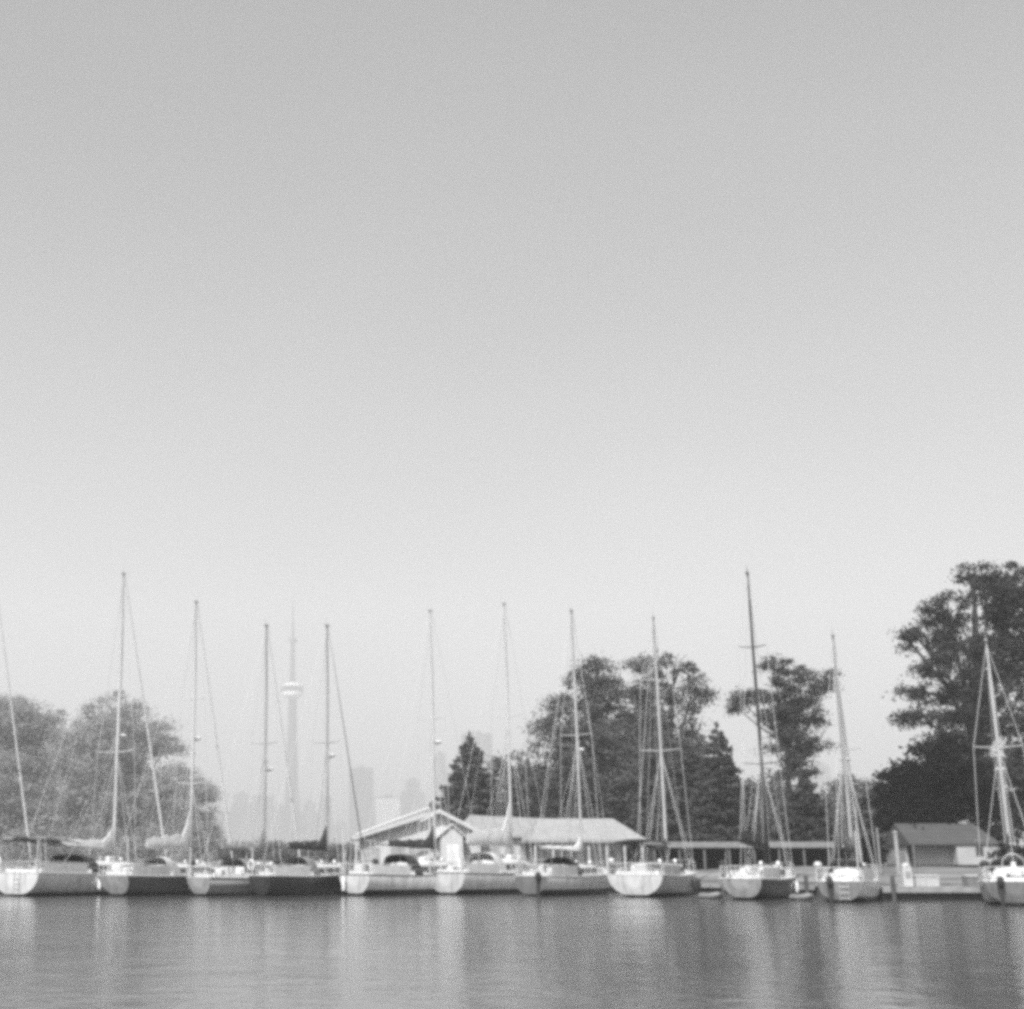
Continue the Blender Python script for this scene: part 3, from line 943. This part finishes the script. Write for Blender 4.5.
BOATS = {}
def sailboat(key, label, tpx, Y, mpx, top_py, L=10.0, beam=3.2, tr=0.72, fb=1.1, hull=0.75, transom=None, stripe=None, boot=0.03, cover=None, boom_up=0.0,
             cover_h=0.55, dodger=None, bimini=None, spar=None, spreaders=(0.52,), furled=0.07, furl_m=None, stern_rake=0.25, rub=None, cabin_h=0.62, outboard=None,
             wheel=False, buoy=False, boom_len=0.36, theta=None, mast_r=0.085, arch=False, frac=1.0, ladder=False, boot_refl_h=.13, tower_cover=0.0, clutter=True):
    X = gx(tpx, Y, 0.6)
    m = 0.6 * L
    if theta is None:
        best = None
        for k in range(0, 620):
            th = R(k / 10)
            x, y = X + m * math.sin(th), Y + m * math.cos(th)
            e = abs(x - gx(mpx, y, 1.8))
            if best is None or e < best[0]:
                best = (e, th)
        theta = best[1]
    root = empty('sailboat', (X, Y, 0), -theta)
    fb *= 0.95
    rnd = random.Random(key)
    hm_ = hull_mat('hull paint ' + key, hull, boot, stripe, boot_refl_h)
    tm_ = hull_mat('transom paint ' + key, hull if transom is None else transom, boot)
    N, M = 22, 9
    def hb(s):
        if s > 0.42:
            return beam / 2 * max(1 - ((s - 0.42) / 0.58) ** 2.25, 0.004)
        return beam / 2 * (tr + (1 - tr) * (1 - ((0.42 - s) / 0.42) ** 2))
    def zs(s):
        return fb * (1 + 0.24 * (max(s - 0.25, 0) / 0.75) ** 1.8 + 0.05 * (max(0.25 - s, 0) / .25))
    def keel(s):
        return float(np.interp(s, [0, .15, .45, .85, 1], [-0.05, .2, .45, .25, .05]))
    def pt(s, a, side):
        ca, sa = max(math.cos(a), 0), math.sin(a)
        z = zs(s) - (zs(s) + keel(s)) * sa ** 1.05
        x = hb(s) * ca ** (0.9 - 0.32 * min(s / .3, 1))
        t = 1 - (z + 0.05) / (zs(s) + .05)
        y = s * L - 1.25 * s ** 7 * t * L / 10 + stern_rake * (1 - s) ** 7 * t
        return Vector((side * x, y, z))
    prof = lambda s: [pt(s, math.pi / 2 * k / M, -1) for k in range(M + 1)] + [pt(s, math.pi / 2 * k / M, 1) for k in range(M - 1, -1, -1)]
    rings = [prof(i / N) for i in range(N + 1)]
    MB().loft(rings, cap=False, closed=False).build('hull', hm_, root, smooth=True, sharp=50)
    t0 = rings[0]
    n = len(t0)
    c = sum(t0, Vector()) / n
    tb = MB().add([p + Vector((0, -0.004, 0)) for p in t0] + [c + Vector((0, -.05, 0))], [(k, (k + 1) % n, n) for k in range(n)])
    tro = tb.build('transom', tm_, root)
    if ladder:
        lm = MB()
        for sx in (-.2, .2):
            lm.tube([(sx + .2, -0.06, zs(0) + .1), (sx + .2, -0.07 + stern_rake * .3, .1)], .016, 5)
        for q in range(4):
            lm.tube([(0, -0.07 + stern_rake * .1, .2 + q * .25), (.4, -0.07 + stern_rake * .1, .2 + q * .25)], .014, 5)
        lm.build('ladder', steel, tro)
    dk_ = MB()
    st = [i / N for i in range(N + 1)]
    dr = [[Vector((x * hb(s) * .985, s * L, zs(s) - .02 + .07 * (1 - x * x))) for x in (-1, -.5, 0, .5, 1)] for s in st]
    dk_.loft(dr, cap=False, closed=False).build('deck', deck_m, root, smooth=True)
    tr_ = MB()
    for side in (-1, 1):
        tr_.tube([(side * hb(s) * 1.0, s * L, zs(s) + .015) for s in st], .03, 5)
    tr_.tube([(-hb(0), 0, zs(0) + .015), (hb(0), 0, zs(0) + .015)], .03, 5)
    tr_.build('toe_rail', rub or white_alu, root)
    # cabin trunk
    rg = []
    for s, hf, wf in ((.33, .92, .60), (.36, 1.0, .62), (.5, 1.0, .60), (.64, .85, .58), (.76, .45, .5), (.80, .12, .42)):
        w, z0 = hb(s) * wf, zs(s)
        h = cabin_h * hf
        rg.append([Vector((x, s * L, z)) for x, z in ((-w, z0 - .05), (-w * .93, z0 + h * .8), (-w * .78, z0 + h), (0, z0 + h * 1.1), (w * .78, z0 + h), (w * .93, z0 + h * .8), (w, z0 - .05))])
    cab = MB().loft(rg).build('cabin', cabin_m, root, smooth=True, sharp=35)
    for side in (-1, 1):
        for s0, s1 in ((.385, .46), (.48, .55), (.575, .63)):
            q = []
            for s in (s0, s1):
                w = hb(s) * .585 * (1 - .12 * abs(s - .5))
                q += [Vector((side * (w + .04), s * L, zs(s) + cabin_h * .3)), Vector((side * (w * .965 + .04), s * L, zs(s) + cabin_h * .66))]
            off = Vector((-side * .06, 0, 0))
            MB().loft([[q[0], q[1], q[1] + off, q[0] + off], [q[2], q[3], q[3] + off, q[2] + off]]).build('window', glass, cab)
    co = MB()
    for side in (-1, 1):
        co.loft([[Vector((side * hb(s) * a, s * L, z)) for a, z in ((.62, zs(s) - .05), (.62, zs(s) + .26), (.74, zs(s) + .24), (.8, zs(s) - .05))] for s in (.05, .2, .335)])
    co.box(-hb(.05) * .62, hb(.05) * .62, .04 * L, .06 * L, zs(0) - .05, zs(0) + .2)
    co.build('cockpit_coaming', cabin_m, root)
    hatch = MB().box(-.3, .3, .66 * L, .66 * L + .55, zs(.68) + cabin_h * .72, zs(.68) + cabin_h * .9).build('hatch', gm('hatch acrylic', 0.1, 0.2, .1), root)
    # rails
    pp = MB()
    zr = zs(0) + .62
    loop = [(-hb(.14), .14 * L, zr), (-hb(0) * .98, .1, zr), (-hb(0) * .6, -.02, zr), (hb(0) * .6, -.02, zr), (hb(0) * .98, .1, zr), (hb(.14), .14 * L, zr)]
    pp.tube(loop, .02, 6)
    pp.tube([(x, y, z - .3) for x, y, z in loop], .014, 6)
    for x, y, z in loop:
        pp.tube([(x, y, zs(0) - .02), (x, y, z)], .02, 6)
    pp.build('stern_pulpit', steel, root)
    bp = MB()
    z1 = zs(1) + .62
    lp = [(-hb(.86), .86 * L, zs(.86) + .62), (-.22, .985 * L, z1), (0, 1.01 * L, z1), (.22, .985 * L, z1), (hb(.86), .86 * L, zs(.86) + .62)]
    bp.tube(lp, .02, 6)
    for x, y, z in (lp[0], lp[1], lp[3], lp[4]):
        bp.tube([(x, min(y, .97 * L), zs(min(y / L, .97)) - .02), (x, y, z)], .02, 6)
    bp.build('bow_pulpit', steel, root)
    ll = MB()
    for side in (-1, 1):
        ss = [.14, .28, .42, .56, .71, .86]
        for s in ss[1:-1]:
            ll.tube([(side * hb(s) * .97, s * L, zs(s) - .02), (side * hb(s) * .97, s * L, zs(s) + .62)], .016, 5)
        for k in (.62, .33):
            ll.tube([(side * hb(s) * .97, s * L, zs(s) + k) for s in ss], .009, 4)
    ll.build('lifeline', steel, root)
    # rig
    spar = spar or alu
    ym = m
    zd = zs(.58) + cabin_h * .9
    # height so that the masthead reaches its place in the photograph
    yw = Y + m * math.cos(theta)
    zt = at(mpx, top_py, yw).z
    mast = MB().tube([(0, ym, zs(.58) - .1), (0, ym, zd + (zt - zd) * .75), (0, ym - .05, zt)], [mast_r, mast_r * .95, mast_r * .6], 10).build('mast', spar, root, smooth=True)
    mh = MB().box(-.06, .06, ym - .3, ym + .12, zt - .02, zt + .06)
    mh.tube([(0, ym - .2, zt + .05), (0, ym - .2, zt + .45)], .012, 5)
    mh.tube([(0, ym, zt + .05), (0, ym, zt + .25)], .02, 5)
    mh.build('masthead', spar, mast)
    cw = hb(.57) * .96
    tips = []
    for f in spreaders:
        z = zd + (zt - zd) * f
        w = cw * (.78 if f < .6 else .6)
        for side in (-1, 1):
            MB().tube([(0, ym, z), (side * w, ym - .12, z + .06)], [.04, .025], 6).build('spreader', spar, mast)
        tips.append((w, z + .06))
    for side in (-1, 1):
        MB().tube([(side * cw, ym - .1, zs(.57))] + [(side * w, ym - .12, z) for w, z in tips] + [(0, ym, zt - .15)], .015, 5).build('shroud', wire, root)
        MB().tube([(side * cw * .95, ym + .35, zs(.57)), (0, ym, tips[0][1] - .1)], .014, 5).build('shroud', wire, root)
        MB().tube([(side * cw * .95, ym - .5, zs(.57)), (0, ym, tips[0][1] - .1)], .014, 5).build('shroud', wire, root)
    MB().tube([(0, .02, zs(0)), (0, ym - .1, zt - .02)], .011, 5).build('backstay', wire, root)
    hi = Vector((0, ym + .1, zd + (zt - zd) * frac - .1))
    lo = Vector((0, L * .985, zs(1) + .05))
    fst = MB().tube([lo, hi], .012, 5).build('forestay', wire, root)
    if furled:
        a = lo.lerp(hi, .04)
        MB().tube([a, lo.lerp(hi, .1), lo.lerp(hi, .55), lo.lerp(hi, .93)], [furled * .6, furled, furled * .75, furled * .3], 8).build('furled_jib', furl_m or white_canvas, fst, smooth=True)
        MB().tube([lo, lo + (a - lo) * .7], [.09, .09], 10).build('furling_drum', rubber, fst)
    # boom and sail cover
    bz = zd + .95
    be = Vector((0, ym - boom_len * L, bz + .12 + boom_up))
    bo = Vector((0, ym - .12, bz))
    boom = MB().tube([bo, be], [.06, .055], 8).build('boom', spar, root, smooth=True)
    MB().tube([be, (0, ym - .08, zt - .1)], .008, 4).build('topping_lift', wire, boom)
    MB().tube([bo.lerp(be, .75), (0, ym - boom_len * L * .72, zs(.3) + .3)], .02, 5).build('mainsheet', wire, boom)
    if cover:
        rg = []
        for i in range(12):
            f = i / 11
            p = bo.lerp(be, f * .97)
            hgt = cover_h * (1.0 - .45 * f) * (1 + .12 * math.sin(i * 2.3))
            if f < .12:
                hgt *= 1 + 1.5 * (1 - f / .12) + tower_cover * (1 - f / .12)
            w = .26 * (1 - .35 * f) * (1 + .1 * math.sin(i * 1.7 + 1))
            if i in (0, 11):
                w *= .4
            rg.append([p + Vector((w * math.cos(a) * (1 if math.sin(a) < .3 else .65), 0, -.09 + (hgt if math.sin(a) > 0 else .06) * math.sin(a))) for a in [2 * math.pi * q / 10 for q in range(10)]])
        MB().loft(rg).build('sail_cover', cover, boom, smooth=True, sharp=70)
    if dodger:
        rg = []
        for s, f in ((.30, .98), (.34, 1.0), (.385, .8), (.41, .42)):
            w = hb(s) * .66
            hh = (cabin_h + .42) * f
            rg.append([Vector((w * (abs(math.cos(a)) ** .6) * (1 if math.cos(a) > 0 else -1), s * L, zs(s) + .05 + hh * math.sin(a) ** .38)) for a in [math.pi * q / 10 for q in range(11)]])
        MB().loft(rg, cap=False, closed=False).build('spray_hood', dodger, root, smooth=True, sharp=60)
    if bimini:
        rg = []
        for s in (.02, .09, .17, .25):
            w = hb(s) * .8
            zt_ = zs(s) + 1.72 + (.06 if .05 < s < .2 else 0)
            rg.append([Vector((w * x, s * L, zt_ + .16 * (1 - x * x))) for x in (-1, -.75, -.35, 0, .35, .75, 1)] + [Vector((w * x, s * L, zt_ + .13 * (1 - x * x) - .03)) for x in (1, .35, -.35, -1)])
        bi = MB().loft(rg).build('bimini', bimini, root, smooth=True, sharp=50)
        for side in (-1, 1):
            fr = MB()
            for s in (.03, .24):
                fr.tube([(side * hb(.14) * .8, .14 * L, zs(.1) + .2), (side * hb(s) * .79, s * L, zs(s) + 1.74)], .014, 5)
            fr.build('bimini_frame', steel, bi)
    hl = MB()
    for o in (-.14, .12):
        hl.tube([(o, ym - .22, zs(.55) + .3), (o * 1.6, ym - .2, zd + (zt - zd) * .5), (0, ym - .12, zt - .1)], .009, 4)
    hl.build('halyard', wire, mast)
    if cover:
        for side in (-1, 1):
            lj = MB()
            for f in (.3, .65):
                p = bo.lerp(be, f)
                lj.tube([p + Vector((side * .2, 0, .1)), (side * .12, ym - .1, zd + (zt - zd) * .42)], .008, 4)
            lj.build('lazy_jack', wire, boom)
    if rnd.random() < .45:
        z = zd + (zt - zd) * rnd.uniform(.38, .48)
        rd = MB().ball((0, ym + .42, z), .26, .26, .12)
        rd.box(-.05, .05, ym + .05, ym + .42, z - .16, z - .1)
        rd.build('radar_dome', cabin_m, mast, smooth=True)
    if rnd.random() < .4:
        fx = -hb(0) * .5
        fg = MB().tube([(fx, 0, zs(0)), (fx, -.45, zs(0) + 1.5)], .018, 6).build('flag_staff', teak, root)
        MB().loft([[Vector((fx + .03 * math.sin(k * 2.1 + j), -.42 + .03 * j - k * .06, zs(0) + 1.42 - j * .35 - k * .1)) for j in (0, 1)] + [Vector((fx + .012 + .03 * math.sin(k * 2.1 + j), -.42 + .03 * j - k * .06, zs(0) + 1.42 - j * .35 - k * .1)) for j in (1, 0)] for k in range(7)]).build('flag', mid_canvas, fg)
    if wheel:
        MB().tube([(.45 * math.cos(a), .11 * L, zs(.1) + .75 + .45 * math.sin(a)) for a in [2 * math.pi * k / 20 for k in range(21)]], .02, 5).build('steering_wheel', steel, root)
        MB().box(-.1, .1, .115 * L, .115 * L + .2, zs(.1) - .1, zs(.1) + .85).build('helm_pedestal', cabin_m, root, bevel=.02)
    if outboard:
        ox = outboard
        ob = MB().box(ox - .09, ox + .09, -.26, -.1, .05, .8).box(ox - .05, ox + .05, -.24, -.14, -.3, .05).build('outboard_leg', rubber, root)
        MB().ball((ox, -.2, zs(0) - .02), .16, .24, .27).build('cowling', rubber, ob, smooth=True)
    if buoy:
        MB().tube([(-hb(0) * .72 + .2 * math.cos(a), -.06, zr - .05 + .26 * math.sin(a)) for a in [math.pi * (1.35 - 1.7 * k / 12) + 0 for k in range(13)]], .065, 7).build('horseshoe_buoy', white_canvas, root, smooth=True)
    if arch:
        am = MB()
        for y in (.35, .75):
            am.tube([(-hb(0) * .95, y, zs(0)), (-hb(0) * .8, y, zs(0) + 1.9), (hb(0) * .8, y, zs(0) + 1.9), (hb(0) * .95, y, zs(0))], .025, 6)
        am.build('stern_arch', steel, root)
        MB().box(-.55, .55, .25, .85, zs(0) + 1.93, zs(0) + 1.96).build('solar_panel', glass, root)
    # loose deck gear that lives aboard: weather cloths, raft, winches, vents, poles
    if clutter:
        for side in (-1, 1):
            if rnd.random() < .8:
                wc = white_canvas if rnd.random() < .6 else pale_canvas
                ss = [.03, .1, .18, .27]
                MB().loft([[Vector((side * (hb(s) * .99 + o), s * L, zs(s) + z)) for o, z in ((0, .06), (0, .58), (.02, .58), (.02, .06))] for s in ss]).build('weather_cloth', wc, root)
        if rnd.random() < .75:
            s = rnd.choice((.5, .56, .7))
            z = zs(s) + cabin_h * (.95 if s < .6 else .5)
            MB().box(-.42, .42, s * L - .3, s * L + .3, z, z + .32).build('life_raft', white_canvas, root, bevel=.06)
        for side in (-1, 1):
            for s in (.16, .27):
                MB().tube([(side * hb(s) * .7, s * L, zs(s) + .2), (side * hb(s) * .7, s * L, zs(s) + .38), (side * hb(s) * .7, s * L, zs(s) + .46)], [.1, .075, .09], 9).build('winch', steel, root)
            s = .62
            MB().tube([(side * .45, s * L, zs(s) + cabin_h * .8), (side * .45, s * L, zs(s) + cabin_h * .8 + .2), (side * .45, s * L - .14, zs(s) + cabin_h * .8 + .27)], [.06, .06, .1], 8).build('vent_cowl', cabin_m, root)
        if rnd.random() < .6:
            sx = rnd.choice((-1, 1)) * hb(0) * .85
            z = zs(0)
            MB().tube([(sx, .15, z), (sx, .15, z + rnd.uniform(1.3, 2.4))], .035, 7).build('stern_pole', white_alu, root)
        if rnd.random() < .6:
            sx = rnd.choice((-1, 1)) * hb(.05) * .9
            MB().ball((sx, .05 * L, zs(0) + .75), .2, .2, .16).build('barbecue', rubber if rnd.random() < .5 else steel, root, smooth=True)
        for q in range(rnd.randint(2, 4)):
            s = rnd.uniform(.06, .3)
            x = rnd.uniform(-.6, .6) * hb(s)
            w, h = rnd.uniform(.15, .4), rnd.uniform(.2, .45)
            M = Matrix.Translation((x, s * L, zs(s) + .18)) @ Matrix.Rotation(rnd.uniform(-.5, .5), 4, 'Z') @ Matrix.Rotation(rnd.uniform(-.2, .2), 4, 'X')
            MB().box(-w, w, -.18, .18, 0, h, M).build('cushion', rnd.choice((white_canvas, pale_canvas, dark_canvas)), root, bevel=.06)
        M = Matrix.Translation((rnd.uniform(-.3, .3), .9 * L, zs(.9)))
        MB().tube([M @ Vector((.22 * math.cos(a), .22 * math.sin(a), .04 + .012 * a)) for a in [k * .6 for k in range(32)]], .02, 5).build('coiled_line', white_canvas, root)
    tag(root, label, 'sailboat', 'sailboats moored stern-out along the dock')
    BOATS[key] = (root, hb, zs, theta, L, beam)
    return root

sailboat('edge', 'sailboat cut by the frame edge, only its bow and pale furled jib showing', -125, 83, -24, 575, L=12.5, beam=3.3, hull=.6, cover=pale_canvas, furled=.08)
sailboat('white', 'big white sterned sloop with dark bimini and light grey hull side, beside the willows', 14, 80, 113, 574, L=13.6, beam=4.1, tr=.86, fb=1.25, hull=.66, transom=.55, boot_refl_h=.18, ladder=True, cover=pale_canvas,
         bimini=dark_canvas, dodger=dark_canvas, spar=white_alu, wheel=True, furled=.09, mast_r=.11, boom_len=.42, cover_h=.5, spreaders=(.37,), stern_rake=.1, boot=.02, buoy=True, arch=True)
sailboat('dark', 'dark hulled sloop with a thick white sail cover, next to the big white stern', 112, 80, 190, 602, L=11.6, beam=3.2, tr=.68, fb=1.1, hull=.1, transom=.35, boot_refl_h=.2, cover=white_canvas, cover_h=1.0,
         spar=white_alu, stern_rake=.55, furled=.08, mast_r=.09, spreaders=(.3, .62), dodger=pale_canvas, boot=.04)
sailboat('band', 'grey sailboat with a bright white painted band along its side', 198, 80.5, 264, 626, L=10.6, beam=2.7, tr=.6, fb=1.0, hull=.32, transom=.3, stripe=(.62, .85, .8), cover=mid_canvas,
         spreaders=(.5,), furled=.08, dodger=mid_canvas, boom_len=.4)
sailboat('black', 'low black hulled sailboat with white deck edge and dark sail cover', 259, 80, 327, 626, L=11, beam=2.9, tr=.5, fb=1.1, hull=.035, transom=.035, cover=dark_canvas, cover_h=.6, dodger=mid_canvas,
         spreaders=(.5,), furled=.035, furl_m=dark_canvas, buoy=True)
sailboat('porch', 'pale round sterned sailboat with black mast stripe rail, moored before the clubhouse gable', 354, 82, 435, 611, L=11.3, beam=3.1, tr=.78, fb=1.12, hull=.75, transom=.52, cover=dark_canvas, rub=rubber,
         spar=white_alu, spreaders=(.56,), dodger=dark_canvas, wheel=True, furled=0, stern_rake=.1, arch=True, cabin_h=.75, boot_refl_h=.32)
sailboat('pack', 'white sailboat with bulky white boom tent, dark rail line and round stern', 446, 84, 512, 604, L=11.2, beam=3.3, tr=.82, fb=1.2, hull=.78, transom=.48, cover=white_canvas, cover_h=1.15, rub=rubber,
         spar=white_alu, spreaders=(.55,), dodger=white_canvas, furled=0, stern_rake=.1, wheel=True, cabin_h=.8, boot_refl_h=.3, boom_len=.42)
sailboat('grey', 'sailboat with a dark grey square stern and folded dark hood, below the white pavilion roof', 532, 81, 582, 611, L=10.8, beam=2.9, tr=.72, fb=1.08, hull=.75, transom=.1, boot_refl_h=.34, cover=white_canvas, cover_h=.25, rub=white_alu,
         spar=grey_alu, spreaders=(.5,), furled=0, stern_rake=-.25, outboard=.5, bimini=None, boom_len=.5, dodger=dark_canvas, boot=.02, tower_cover=1.0)
sailboat('bright', 'sailboat with the brightest round white stern, shaded side and dark folded awning', 635, 78, 667, 618, L=11, beam=3.45, tr=.88, fb=1.15, hull=.55, transom=.5, cover=dark_canvas, cover_h=.25,
         spar=grey_alu, spreaders=(.45, .74), furled=0, stern_rake=.15, wheel=True, bimini=dark_canvas, boot=.03, boot_refl_h=.2)
sailboat('tall', 'sailboat with black hull side, white stern and the tallest black mast', 741, 72, 769, 574, L=10.6, beam=2.75, tr=.74, fb=1.02, hull=.03, transom=.42, cover=dark_canvas, cover_h=.95, spar=black_spar,
         spreaders=(.34, .74), furled=0, stern_rake=.5, boom_len=.56, boot=.02, mast_r=.09, boom_up=.3, frac=.95, tower_cover=.6)
sailboat('round', 'sailboat with grey stern and white side, moored between black hull and open dock', 840, 67.5, 853, 636, L=8.6, beam=2.55, tr=.8, fb=.95, hull=.8, transom=.22, cover=dark_canvas, cover_h=.3,
         spreaders=(.5,), furled=.09, stern_rake=.2, outboard=-.4, dodger=mid_canvas, cabin_h=.6, frac=.9, boot_refl_h=.25, ladder=True)
sailboat('last', 'sailboat with dark grey stern at the shed end of the boat row', 1017, 62.5, 1012, 641, L=9.2, beam=3.0, tr=.82, fb=1.0, hull=.4, transom=.16, cover=dark_canvas, cover_h=.3, spar=grey_alu,
         spreaders=(.52,), furled=0, stern_rake=.2, outboard=-.6, dodger=mid_canvas, theta=R(24), wheel=True, frac=.95)

# ------------------------------------------------------------------ fenders, dinghy, buoys
def fender(key, s, mat, label, r=.12, ln=.6, stern=False, xoff=0.0):
    root, hb, zs, th, L, beam = BOATS[key]
    if stern:
        lp = Vector((xoff, -r - .12, zs(0) * .55))
    else:
        lp = Vector((hb(s) + r * .75, s * L, zs(s) * .52))
    wp = Matrix.Rotation(-th, 3, 'Z') @ lp + root.location
    f = empty('fender', (wp.x, wp.y, wp.z - ln / 2))
    MB().tube([(0, 0, 0), (0, 0, .05), (0, 0, .14), (0, 0, ln - .14), (0, 0, ln - .05), (0, 0, ln)], [r * .3, r * .75, r, r, r * .75, r * .3], 12).build('bladder', mat, f, smooth=True)
    MB().tube([(0, 0, ln), (-.02, 0, ln + zs(s) * .35)], .012, 5).build('rope', wire, f)
    tag(f, label, 'fender', 'fenders hung along the hulls')
fw = gm('white vinyl', 0.8, 0.4, 0.05)
fd = gm('navy vinyl', 0.03, 0.4, 0.1)
fender('porch', 0, fw, 'slim white fender against the stern below the clubhouse gable', .09, .8, True, -.65)
fender('pack', .62, fw, 'white fender hanging between the boom tent boat and the dark grey stern', .14, 1.0)
fender('bright', .5, fd, 'dark fender on the shaded side of the brightest sterned boat', .17, .8)
fender('bright', .62, fd, 'second dark fender toward the bow of the brightest sterned boat', .15, .7)
fender('white', .34, fw, 'white fender on the grey side of the big white sterned sloop', .13, .7)
fender('tall', .6, fw, 'white fender on the black hull side under the tallest mast', .1, .6)
fender('band', .3, fd, 'dark fender hung over the white painted band', .12, .8)

def dinghy(px, Y, rz, label, ln=1.9):
    x = gx(px, Y, .3)
    root = empty('dinghy', (x, Y, 0.0), rz)
    m = gm('pale inflatable', 0.2, 0.6, 0.1)
    pts = [(-.55, -ln / 2, .22), (-.55, ln * .2, .22), (-.38, ln * .4, .27), (0, ln / 2, .34), (.38, ln * .4, .27), (.55, ln * .2, .22), (.55, -ln / 2, .22)]
    MB().tube(pts, .19, 10).build('tube', m, root, smooth=True)
    MB().box(-.4, .4, -ln / 2 + .05, ln * .3, .08, .14).build('floor', mid_canvas, root)
    MB().box(-.5, .5, -.1, .14, .3, .34).build('thwart', teak, root)
    MB().box(-.42, .42, -ln / 2, -ln / 2 + .06, .08, .5).build('transom', dark_void, root)
    root.scale = (.62, .62, .7)
    tag(root, label, 'dinghy')
dinghy(712, 74.5, R(-165), 'small grey inflatable dinghy floating between the brightest stern and the black hull')
dinghy(803, 71.5, R(-170), 'grey dinghy tied off between the black hull and the grey stern boat', 1.8)
